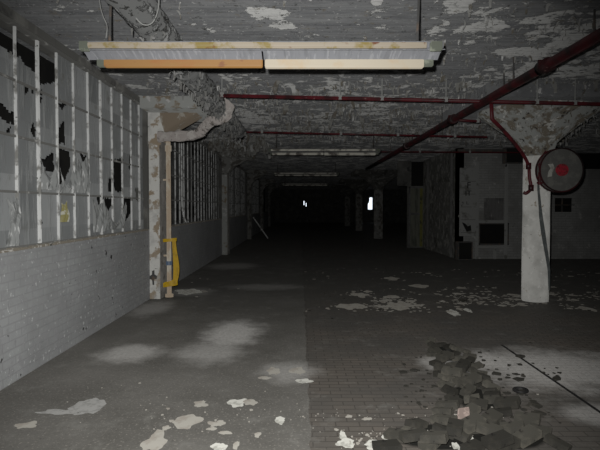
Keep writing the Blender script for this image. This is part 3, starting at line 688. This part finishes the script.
# lagged pipe along the ceiling, left
ZP = 3.05; XP = -1.22
e = empty('lagged_pipe', (XP, 8, ZP), 'fat pipe in ragged grey lagging running along the ceiling left of centre', 'pipe'); lc = e.location
mb = MB(); n = 90; mb.tube([(XP+.02*noise.noise(Vector((i*.4, 0, 0))), 1.0+10.3*i/n, ZP+.015*noise.noise(Vector((i*.3, 5, 0)))) for i in range(n+1)], [.135+.02*noise.noise(Vector((i*.6, 2, 2))) for i in range(n+1)], 22, .07); mb.build('lagging', 'lagging', e, loc=lc, smooth=True)
for yy in (3.5, 6.0, 8.6):
    mb = MB(); mb.box(XP-.012, XP+.012, yy, yy+.03, ZP+.13, H); mb.tube([(XP, yy-.02, ZP), (XP, yy+.05, ZP)], .155, 20); mb.build('hanger', 'lagging', e, loc=lc)
def rags(name, pts_fn, n, mat, parent, seed, smin=.03, smax=.1):
    rnd = random.Random(seed); mb = MB()
    for _ in range(n):
        p = pts_fn(rnd); L_ = rnd.uniform(smin, smax); w_ = L_*rnd.uniform(.3, .8); a_ = rnd.uniform(0, 2*PI); cu = rnd.uniform(.4, 1.6)
        d = Vector((math.cos(a_), math.sin(a_), 0)); s = Vector((-math.sin(a_), math.cos(a_), 0)); k = 4; vs = []
        for i in range(k+1):
            t = i/k; q = p+d*(L_*t*math.cos(cu*t))+Vector((0, 0, -L_*math.sin(cu*t)*t*1.2)); ww = w_*(1-.5*t)*(.8+.4*rnd.random())*.5
            vs += [q-s*ww, q+s*ww]
        mb.add(vs, [(2*i, 2*i+1, 2*i+3, 2*i+2) for i in range(k)])
    return mb.build(name, mat, parent, loc=parent.location if parent else (0, 0, 0))
o = rags('torn_lagging', lambda r: (lambda a_: Vector((XP+.145*math.cos(a_), r.uniform(4.5, 11.3), ZP-.145*math.sin(a_))))(r.uniform(.1, PI-.1)), 320, 'lag_rag', e, 4, .025, .08); o['kind'] = 'stuff'
# pale branch pipe from the pilaster to the lagged pipe
e = empty('elbow_pipe', at_y(195, 132, 9.2), 'pale lagged elbow pipe curving from the first pilaster up to the fat ceiling pipe', 'pipe')
pp = [at_y(158, 137, 9.27), at_y(170, 136.5, 9.27), at_y(184, 136, 9.25), at_y(197, 134, 9.2), at_y(205, 127, 9.0), at_y(213, 120, 8.8), at_y(220, 119, 8.6), at_y(227, 114, 8.5), at_y(228, 107, 8.4), at_y(222, 102, 8.3)]
mb = MB(); mb.tube(curve(pp, 6), [.085+.022*noise.noise(Vector((i*.35, 0, 0))) for i in range(9*6+1)], 14, .1); mb.build('lagging', 'lagging_pale', e, loc=e.location, smooth=True)
# tan vertical pipe with yellow webbing
PX, PY = -2.255, 9.62
e = empty('tan_pipe', (PX, PY, 0), 'tan vertical pipe standing beside the near pilaster', 'pipe'); lc = e.location
mb = MB(); mb.tube([(PX, PY, z*.1) for z in range(0, 28)], .04, 16, .03); mb.build('pipe', 'tan', e, loc=lc, smooth=True)
for za, zb, rr in ((.0, .05, .07), (2.5, 2.6, .055)):
    mb = MB(); mb.tube([(PX, PY, za), (PX, PY, zb)], rr, 16); mb.build('flange', 'tan', e, loc=lc)
for zz in (2.0, .7):
    mb = MB(); mb.box(-2.345, PX, PY-.015, PY+.015, zz, zz+.03); mb.build('bracket', 'tan', e, loc=lc)
mb = MB(); mb.tube([(PX, PY, .55), (PX, PY, .62)], .05, 16); o = mb.build('blue_band', 'cable', e, loc=lc)
m_, nt_, b_ = nm('blue_tape'); b_.inputs['Base Color'].default_value = (.12, .17, .26, 1); M['blue'] = m_; o.data.materials.clear(); o.data.materials.append(m_); o['label'] = 'band of faded blue tape'; o.name = 'tape_band'
e = empty('yellow_strap', (PX+.05, PY-.06, at_y(170, 286, PY).z), 'yellow strap looped loosely round the tan pipe', 'strap'); lc = e.location
zt = at_y(170, 240, PY).z; zb = at_y(170, 284, PY).z
mb = MB()
def loop(z, tilt, rx, w_):
    pts = [];
    for k in range(25):
        a_ = 2*PI*k/24; pts.append((PX+.01+rx*math.cos(a_), PY+.075*math.sin(a_), z+tilt*math.cos(a_)))
    m2 = MB(); vs = []
    for p in pts:
        vs += [Vector(p)+Vector((0, 0, -w_)), Vector(p)+Vector((0, 0, w_))]
    n = len(pts); m2.add(vs, [(2*i, 2*i+1, 2*i+3, 2*i+2) for i in range(n-1)]); return m2
for (nm_, z, tilt, rx, w_) in (('upper_loop', zt, .01, .125, .026), ('lower_loop', zb, .02, .135, .036)):
    o = loop(z, tilt, rx, w_).build(nm_, 'yellow', e, loc=lc)
    s_ = o.modifiers.new('thick', 'SOLIDIFY'); s_.thickness = .008
o = loop(zb+.035, .035, .12, .02).build('lower_loop', 'yellow', e, loc=lc); s_ = o.modifiers.new('thick', 'SOLIDIFY'); s_.thickness = .008
for ofs, bow, w_ in ((.0, .05, .022), (-.03, .03, .016), (.03, .095, .018)):
    pts = [(PX+.10+ofs*.6+bow*math.sin(PI*t)*t, PY-.06-ofs*.4, zt+(zb-zt)*t) for t in [i/14 for i in range(15)]]
    strip(pts, [w_]*15, .006).build('strand', 'yellow', e, loc=lc)

# conduit down window 2
e = empty('conduit', (GX+.09, 12.05, 1.2), 'thin pale conduit bent down the second window', 'pipe')
mb = MB(); mb.tube(curve([(GX+.08, 12.05, 3.1), (GX+.08, 12.05, 2.2), (GX+.08, 12.1, 1.5), (GX+.1, 12.4, 1.2)], 6), .016, 8); mb.build('pipe', 'mullion', e, loc=e.location, smooth=True)

# ------------------------------------------------------------------ ceiling lights
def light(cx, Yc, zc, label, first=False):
    """hanging twin strip light: near lip rail, reflector tray, far row of two tube covers"""
    e = empty('strip_light', (cx, Yc, zc), label, 'ceiling light', 'hanging strip lights'); lc = e.location
    W = 1.31
    mb = MB(); n = 16
    ys = [(-.10, -.004), (-.05, .008), (0, .018), (.06, .008), (.125, -.018)]
    for i in range(n):
        xa = cx-W+2*W*i/n; xb = cx-W+2*W*(i+1)/n; g_ = .0015 if i != 8 else .006
        for k in range(4):
            (y0, z0), (y1, z1) = ys[k], ys[k+1]
            mb.prism([(xa+g_, Yc+y0, zc+z0), (xa+g_, Yc+y1, zc+z1), (xa+g_, Yc+y1, zc+z1+.006), (xa+g_, Yc+y0, zc+z0+.006)], (xb-xa-(0 if i != 7 else .006)+g_*0-g_, 0, 0))
    mb.box(cx-W, cx+W, Yc-.05, Yc+.05, zc+.026, zc+.07)
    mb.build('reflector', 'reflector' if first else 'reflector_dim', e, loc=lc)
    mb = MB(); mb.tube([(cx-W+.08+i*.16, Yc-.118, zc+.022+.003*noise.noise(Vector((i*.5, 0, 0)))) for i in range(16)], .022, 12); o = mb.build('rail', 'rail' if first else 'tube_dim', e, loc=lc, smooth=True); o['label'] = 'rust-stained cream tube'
    for (xa, xb, ya, yb, za, zb) in ((cx+W-.11, cx+W-.03, -.145, -.09, -.015, .045), (cx-W+.03, cx-W+.09, -.145, -.09, -.015, .045), (cx+W-.10, cx+W-.03, .12, .17, -.06, 0), (cx-W+.06, cx-W+.11, .12, .18, -.062, 0)):
        mb = MB(); mb.box(xa, xb, Yc+ya, Yc+yb, zc+za, zc+zb); mb.build('end_socket', 'socket', e, loc=lc, bevel=.005)
    yb = Yc+.15
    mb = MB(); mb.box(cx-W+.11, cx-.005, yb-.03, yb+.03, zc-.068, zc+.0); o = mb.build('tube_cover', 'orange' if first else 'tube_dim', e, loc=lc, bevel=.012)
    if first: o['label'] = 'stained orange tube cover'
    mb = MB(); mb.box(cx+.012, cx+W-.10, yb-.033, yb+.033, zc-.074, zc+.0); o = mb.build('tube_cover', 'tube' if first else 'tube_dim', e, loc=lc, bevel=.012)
    if first: o['label'] = 'cream tube cover'
    for xx in (cx-W+.2, cx+W-.18):
        mb = MB(); mb.tube([(xx, Yc, zc+.09), (xx+.02, Yc, H)], .009, 8); mb.build('hanger_rod', 'metal_dark', e, loc=lc)
    return e
YL = 4.12; pL = at_y(262, 53, YL)
light(pL.x, YL, pL.z, 'nearest hanging strip light, long, one half orange, one half cream', True)
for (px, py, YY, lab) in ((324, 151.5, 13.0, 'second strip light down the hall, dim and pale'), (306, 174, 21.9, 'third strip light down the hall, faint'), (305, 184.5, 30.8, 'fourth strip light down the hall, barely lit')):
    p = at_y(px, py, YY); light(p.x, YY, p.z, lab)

# dangling cables at the top left
def cable(px_pts, Yv, r, label, zc=None):
    pp = [at_y(x, y, Yv) for x, y in px_pts]
    pp[0].z = H+.006
    if pp[-1].z > 3.15: pp[-1].z = H-.002
    mb = MB(); mb.tube(curve(pp, 8), r, 8); o = mb.build('loose_cable', 'cable', None, loc=pp[0], smooth=True); return tag(o, label, 'cable')
cable([(124, -12), (126, -2), (132, 12), (142, 24), (152, 23), (158, 10), (159, -8)], 4.1, .004, 'pale cable hanging in a loop from the ceiling above the orange cover')
cable([(97, -19), (100, 4), (103, 16), (107, 26), (106, 38)], 4.35, .0035, 'short pale wire hanging at the left end of the near light')

# ------------------------------------------------------------------ hanging paint on the ceiling
def cpt(r):
    while True:
        y = r.uniform(4.3, 15); x = r.uniform(-2.3, 7)
        if not (abs(x-CX) < 1.3 and abs(y-CY) < 1.3):
            if (y > 7.8 and noise.noise(Vector((x*1.3, y*1.3, 2))) > -.15) or (x > 1.5 and r.random() < .35) or r.random() < .06: return Vector((x, y, H-.002))
o = rags('peeling_paint', cpt, 4200, 'ceil_flake', None, 11, .015, .075); tag(o, 'curls of grey paint peeling from the ceiling', 'paint', kind='stuff')
o = rags('peeling_paint', lambda r: Vector((r.uniform(-2.5, -.9), r.triangular(12.5, 18.6, 16), r.uniform(3.0, H-.002) if r.random() < .0 else H-.002)), 240, 'rag_pale', None, 29, .06, .24); tag(o, 'ragged paint hanging thick above the second pilaster', 'paint', kind='stuff')
def cpt2(r):
    while True:
        x, y = r.uniform(-.5, 7.5), r.uniform(7.7, 15)
        if not (abs(x-CX) < 1.3 and abs(y-CY) < 1.3) and noise.noise(Vector((x*1.1, y*.8, 8))) > -.05: return Vector((x, y, H-.002))
o = rags('peeling_paint', cpt2, 520, 'rag_pale', None, 17, .05, .17); tag(o, 'long strips of pale paint hanging from the ceiling ahead', 'paint', kind='stuff')
o = rags('peeling_paint', lambda r: (lambda a_, s: Vector((CX+math.cos(a_)*(.34+(.95-.34)*s**1.15), CY+math.sin(a_)*(.34+(.95-.34)*s**1.15), 2.58+.48*s)))(r.uniform(PI, 2*PI), r.random()), 260, 'ceil_flake', None, 12, .015, .05); tag(o, 'curls of paint peeling from the flared column head', 'paint', kind='stuff')

# ------------------------------------------------------------------ floor items
def flake(px, py, wpx, hpx, label, mat='flake', th=.002, seed=0, group=None, lift=.0):
    """jagged scrap lying on the floor; size as seen in the photograph turned into metres"""
    c = at_z(px, py); a_ = at_z(px-wpx/2, py); b_ = at_z(px+wpx/2, py); f_ = at_z(px, py+hpx/2); g_ = at_z(px, max(py-hpx/2, 215))
    rx = abs(b_.x-a_.x)/2; ry = abs(g_.y-f_.y)/2; n = 30; vs = []
    for k in range(n):
        t = 2*PI*k/n; d = Vector((math.cos(t), math.sin(t), 0))
        rr = 1+.38*noise.noise(d*1.3+Vector((seed*3.1, 0, 7)))*1.6+.22*noise.noise(d*5+Vector((seed*1.7, 4, 0)))
        vs.append((d.x*rr*rx, d.y*rr*ry))
    mb = MB(); V_ = []; rings = [0, .5, 1]
    top = [Vector((c.x, c.y, th+lift+.004))]
    for s in (.5, 1.0):
        for k, (x, y) in enumerate(vs):
            top.append(Vector((c.x+x*s, c.y+y*s, th+(lift+.006*max(0, noise.noise(Vector((x*9*s, y*9*s, seed)))))*1.0)))
    fs = [(0, 1+k, 1+(k+1) % n) for k in range(n)]+[(1+k, 1+n+k, 1+n+(k+1) % n, 1+(k+1) % n) for k in range(n)]
    o0 = len(top); bot = [Vector((p.x, p.y, 0.0005)) for p in top[1+n:]]
    fs += [(1+n+k, o0+k, o0+(k+1) % n, 1+n+(k+1) % n) for k in range(n)]+[tuple(range(o0, o0+n))[::-1]]
    mb.add(top+bot, fs); o = mb.build('paint_flake', mat, None, loc=(c.x, c.y, 0)); return tag(o, label, 'paint flake', group)
G = 'large paint flakes on the near floor'
fl = [
 (88, 407, 34, 17, 'large grey triangular sheet of paint on the floor near the brick wall', 'flake_grey'),
 (60, 412, 38, 5, 'long thin grey tail of paint beside the triangular sheet', 'flake_grey'),
 (27, 425.5, 24, 6, 'grey oval paint flake nearest the bottom left corner', 'flake'),
 (186, 421.5, 26, 13, 'broad beige paint flake left of centre on the near floor', 'flake'),
 (166, 428, 8, 4, 'small beige flake just left of the broad beige flake', 'flake'),
 (201, 404, 13, 6, 'narrow beige flake above the broad beige flake', 'flake'),
 (155, 442, 24, 18, 'pale flake cut by the bottom edge, left of centre', 'flake'),
 (238, 402.5, 18, 8, 'bright flake with white rim in the middle of the near floor', 'flake_white'),
 (250, 402.5, 14, 6, 'dull flake touching the bright white-rimmed one', 'flake'),
 (217, 424, 15, 6, 'beige flake right of the broad beige flake', 'flake'),
 (212, 429, 10, 3, 'thin flake under the beige one', 'flake'),
 (280, 420.5, 11, 7, 'small bright flake left of the floor seam', 'flake_white'),
 (224, 433, 13, 3, 'thin pale sliver near the bottom edge', 'flake'),
 (219, 447, 18, 9, 'white flake at the bottom edge, middle', 'flake_white'),
 (258, 435, 6, 5, 'tiny pale flake near the bottom edge', 'flake'),
 (236, 446, 6, 8, 'small pale chip beside the white flake at the bottom edge', 'flake'),
 (273, 371, 13, 7, 'soft beige flake just beyond the middle of the near floor', 'flake'),
 (266, 378, 12, 3, 'thin flake in front of the soft beige one', 'flake'),
 (303, 381, 16, 4, 'bright thin flake by the floor seam', 'flake_white'),
 (298, 371, 14, 7, 'pale flake behind the bright thin one by the seam', 'flake'),
 (346, 443, 20, 8, 'white plaster lump at the bottom edge, left of the blocks', 'flake_white'),
 (376, 445, 24, 8, 'white plaster sheet at the bottom edge, beside the blocks', 'flake_white'),
 (387, 439, 8, 7, 'white plaster chip standing at the bottom edge', 'flake_white'),
 (343, 436, 7, 9, 'small white plaster chip above the plaster lump', 'flake_white'),
 (367, 419, 9, 3, 'small beige chip left of the loose blocks', 'flake'),
 (349, 416.5, 7, 3, 'tiny beige chip on the dark block floor', 'flake'),
 (467, 440, 15, 14, 'white plaster lump among the near loose blocks', 'flake_white'),
 (456, 446, 7, 8, 'white plaster chip left of the lump among the blocks', 'flake_white'),
 (510, 447, 6, 5, 'white chip at the bottom edge, right of the blocks', 'flake_white'),
 (189, 291.5, 26, 5, 'heap of white paint scraps at the foot of the tan pipe', 'flake_white'),
 (453, 312.5, 12, 6, 'bright white flake left of the column', 'flake_white'),
 (467, 310, 7, 4, 'small white flake beside the bright one, left of the column', 'flake_white'),
 (588, 309, 12, 5, 'pale flake right of the column', 'flake'),
 (360, 295, 16, 4, 'pale flake at the middle distance, dark floor', 'flake'),
 (393, 297, 14, 3, 'pale thin flake middle distance, right of the other', 'flake'),
 (352, 306, 26, 5, 'wide pale flake patch middle distance', 'flake'),
 (398, 306, 26, 7, 'widest pale flake patch middle distance, right', 'flake'),
 (392, 278.5, 14, 3, 'distant pale flake on the dark floor', 'flake'),
 (420, 286, 18, 3, 'distant thin flake right of centre', 'flake'),
 (522, 430, 9, 3, 'small pale scrap right of the near blocks', 'flake'),
]
for i, (x, y, w_, h_, lab, mt) in enumerate(fl): flake(x, y, w_, h_, lab, mt, seed=i+1)

# fine scraps nobody could count
def scraps(name, zones, label, mat, seed, smin=.008, smax=.035, thick=.5):
    rnd = random.Random(seed); mb = MB()
    for (xa, xb, ya, yb, n) in zones:
        for _ in range(n):
            p = at_z(rnd.uniform(xa, xb), rnd.triangular(ya, yb, (ya+yb)/2))
            if noise.noise(Vector((p.x*1.6, p.y*1.6, seed))) < rnd.uniform(-.25, .15): continue
            s = rnd.uniform(smin, smax)*(1+1.3*(rnd.random() < .1)); k = rnd.randrange(4, 8); a0 = rnd.random()*6
            poly = []
            for q in range(k):
                t = a0+2*PI*q/k; rr = s*rnd.uniform(.5, 1.15); poly.append((p.x+math.cos(t)*rr, p.y+math.sin(t)*rr*1.1, .0008))
            z = rnd.uniform(.002, .004)+s*thick*rnd.random()*.6; mb.v += [Vector(q) for q in poly]; o0 = len(mb.v)-k
            mb.v += [Vector((q[0], q[1], z+rnd.random()*s*thick*.5)) for q in poly]
            mb.f += [tuple(range(o0+k, o0+2*k))]+[(o0+i, o0+(i+1) % k, o0+k+(i+1) % k, o0+k+i) for i in range(k)]
    o = mb.build(name, mat); return tag(o, label, 'debris', kind='stuff')
scraps('paint_scraps', [(430, 600, 285, 312, 520), (330, 430, 286, 314, 180), (345, 425, 294, 312, 260), (300, 600, 266, 284, 110), (300, 345, 305, 314, 15), (180, 206, 289, 294, 30), (150, 240, 266, 300, 16)],
       'pale paint scraps strewn over the floor around the column', 'flake', 21, .010, .04, .12)
scraps('plaster_crumbs', [(140, 340, 380, 450, 90), (330, 400, 425, 450, 70), (380, 540, 400, 450, 60), (350, 460, 400, 430, 40), (60, 150, 360, 440, 12), (480, 600, 350, 400, 20)],
       'fine white plaster crumbs on the near floor', 'flake', 22, .002, .008, .5)
scraps('dark_grit', [(300, 600, 262, 320, 120), (400, 560, 340, 450, 260)], 'dark grit and block splinters on the floor', 'block', 23, .006, .03, .4)

# loose floor blocks
zone = [(430, 344), (446, 345), (470, 354), (479, 372), (496, 395), (512, 415), (545, 436), (560, 452), (384, 452), (402, 434), (436, 416), (455, 402), (438, 378)]
def corners(c, a_, hx, hy):
    ca, sa = math.cos(a_), math.sin(a_)
    return [(c[0]+ca*x-sa*y, c[1]+sa*x+ca*y) for x, y in ((-hx, -hy), (hx, -hy), (hx, hy), (-hx, hy))]
def overlap(A, B):
    for P in (A, B):
        for i in range(4):
            nx = P[(i+1) % 4][1]-P[i][1]; ny = P[i][0]-P[(i+1) % 4][0]
            a_ = [nx*x+ny*y for x, y in A]; b_ = [nx*x+ny*y for x, y in B]
            if max(a_) < min(b_) or max(b_) < min(a_): return False
    return True
rnd = random.Random(5)
def block_mesh(seed):
    r2 = random.Random(seed); mb = MB(); mb.box(-.085, .085, -.048, .048, -.026, .026)
    for p in mb.v: p += Vector((r2.uniform(-.006, .006), r2.uniform(-.004, .004), r2.uniform(-.004, .004)))
    me_o = mb.build('floor_block', 'block'); me = me_o.data; bpy.data.objects.remove(me_o); return me
meshes = [block_mesh(i) for i in range(7)]
placed = []; tries = 0
while tries < 20000 and len(placed) < 130:
    tries += 1
    px = rnd.uniform(378, 560); py = rnd.uniform(344, 452)
    if not inpoly(px, py, zone): continue
    c = at_z(px, py); sc = rnd.uniform(.62, .85) if py < 405 else rnd.uniform(.8, 1.12); ang = rnd.choice([-.55, .45, .75])+rnd.uniform(-.3, .3)
    q = corners((c.x, c.y), ang, .093*sc, .057*sc)
    if any(overlap(q, k[0]) for k in placed): continue
    placed.append((q, c, sc, ang, px, py))
for i, (q, c, sc, ang, px, py) in enumerate(placed):
    o = bpy.data.objects.new('floor_block', meshes[i % 7]); C.objects.link(o)
    tx, ty = rnd.uniform(-.1, .34), rnd.uniform(-.3, .3)
    z = .026*sc+.085*sc*abs(math.sin(ty))+.048*sc*abs(math.sin(tx))-.006
    o.location = (c.x, c.y, z); o.scale = (sc, sc, sc); o.rotation_euler = (tx, ty, ang)
    b_ = o.modifiers.new('bevel', 'BEVEL'); b_.width = .0025; b_.segments = 1
    if py < 375: lab, g_ = 'grimy wood floor block lifted in the far tip of the heaved strip', 'blocks at the far tip of the heap'
    elif py < 408: lab, g_ = 'grimy wood floor block loose in the middle of the heaved strip', 'blocks in the middle of the heap'
    else: lab, g_ = 'large grimy wood floor block loose at the near end of the heap', 'blocks at the near end of the heap'
    tag(o, lab, 'floor block', g_)
# second layer: a few blocks tipped on top of the others
top_spots = [(445, 357, .6), (452, 372, -.5), (463, 366, 1.0), (470, 380, .3), (414, 436, .15), (433, 438, -.4), (472, 424, .5), (489, 430, -.2), (498, 441, .3), (455, 428, 1.2)]
for i, (px, py, a_) in enumerate(top_spots):
    c = at_z(px, py, .09); o = bpy.data.objects.new('floor_block', meshes[(i*3) % 7]); C.objects.link(o)
    o.location = (c.x, c.y, .095); o.rotation_euler = (rnd.uniform(-.25, .25), rnd.uniform(-.25, .25), a_)
    b_ = o.modifiers.new('bevel', 'BEVEL'); b_.width = .0025; b_.segments = 1
    tag(o, 'grimy wood floor block lying tipped on top of other blocks', 'floor block', 'blocks tipped on top of the heap')
# pale pinkish broken block and white brick piece, black ring
def chunk(name, px, py, w_, d_, h_, rz, mat, label, cat, seed):
    c = at_z(px, py, 0); r2 = random.Random(seed); mb = MB(); mb.box(-w_/2, w_/2, -d_/2, d_/2, 0, h_)
    for p in mb.v: p += Vector((r2.uniform(-.1, .1)*w_, r2.uniform(-.1, .1)*d_, 0 if p.z < .01 else r2.uniform(-.2, .2)*h_))
    o = mb.build(name, mat, bevel=.004); o.location = c; o.rotation_euler = (0, 0, rz); return tag(o, label, cat)
chunk('broken_block', 463, 420, .075, .05, .085, -.2, 'block_pale', 'pinkish broken block standing on end in the heap', 'block', 3)
chunk('brick_piece', 492, 398, .07, .035, .03, .3, 'flake_white', 'white brick piece left of the black ring', 'brick', 4)
chunk('plaster_lump', 476.5, 408, .035, .03, .03, .3, 'flake_white', 'small white plaster lump behind the pinkish block', 'plaster', 5)
c = at_z(520.5, 392, 0); mb = MB()
pts = [(c.x+.052*math.cos(2*PI*k/28), c.y+.052*math.sin(2*PI*k/28), .016) for k in range(29)]; mb.tube(pts, .014, 10)
o = mb.build('rubber_ring', 'rubber', None, loc=(c.x, c.y, 0), smooth=True); tag(o, 'black rubber ring lying on the pale dusty floor', 'ring')
# steel joint strip in the floor
mb = MB()
for k in range(24):
    y0 = 3.0+k*.135; mb.box(2.254+.006*noise.noise(Vector((k, 0, 0))), 2.276+.006*noise.noise(Vector((k, 3, 0))), y0, y0+.135, -.01, .005+.003*noise.noise(Vector((k*.6, 1, 0))))
struct('trim_7', mb, 'rubber')
# leaning plank by the third pilaster
Yp = 26.0; a_ = at_y(258, 221, Yp); mb = MB(); b0 = at_z(268, 239)
mb.tube([Vector((-2.28, b0.y+.2, 1.05)), Vector((b0.x, b0.y, .03))], .03, 4); o = mb.build('leaning_plank', 'mullion', None, loc=(b0.x, b0.y, 0)); tag(o, 'pale plank leaning against the third pilaster, far left', 'plank')

# ------------------------------------------------------------------ light: the camera's flash, and daylight outside
wd = bpy.data.worlds.new('day'); bpy.context.scene.world = wd; wd.use_nodes = True
bg = wd.node_tree.nodes['Background']; bg.inputs[0].default_value = (.82, .9, 1, 1); bg.inputs[1].default_value = 1.6
def spot(name, loc, target, energy, size, blend, rad, col=(1, .985, .95)):
    l = bpy.data.lights.new(name, 'SPOT'); l.energy = energy; l.spot_size = math.radians(size); l.spot_blend = blend; l.shadow_soft_size = rad; l.color = col
    o = bpy.data.objects.new(name, l); C.objects.link(o); o.location = loc
    o.rotation_euler = (Vector(target)-Vector(loc)).to_track_quat('-Z', 'Y').to_euler(); return o
spot('camera_flash', (-.06, .0, EYE+.10), (-.40, 10, EYE-1.4), 1420, 83, .9, .02)

cam = bpy.data.cameras.new('camera'); cam.lens = F/600*36; cam.sensor_width = 36; cam.clip_end = 200
co = bpy.data.objects.new('camera', cam); C.objects.link(co); co.location = (0, 0, EYE); co.rotation_euler = (PI/2-PITCH, 0, 0)
S = bpy.context.scene; S.camera = co
S.view_settings.view_transform = 'Standard'; S.view_settings.look = 'None'; S.view_settings.exposure = 0; S.view_settings.gamma = 1; S.view_settings.use_curve_mapping = False
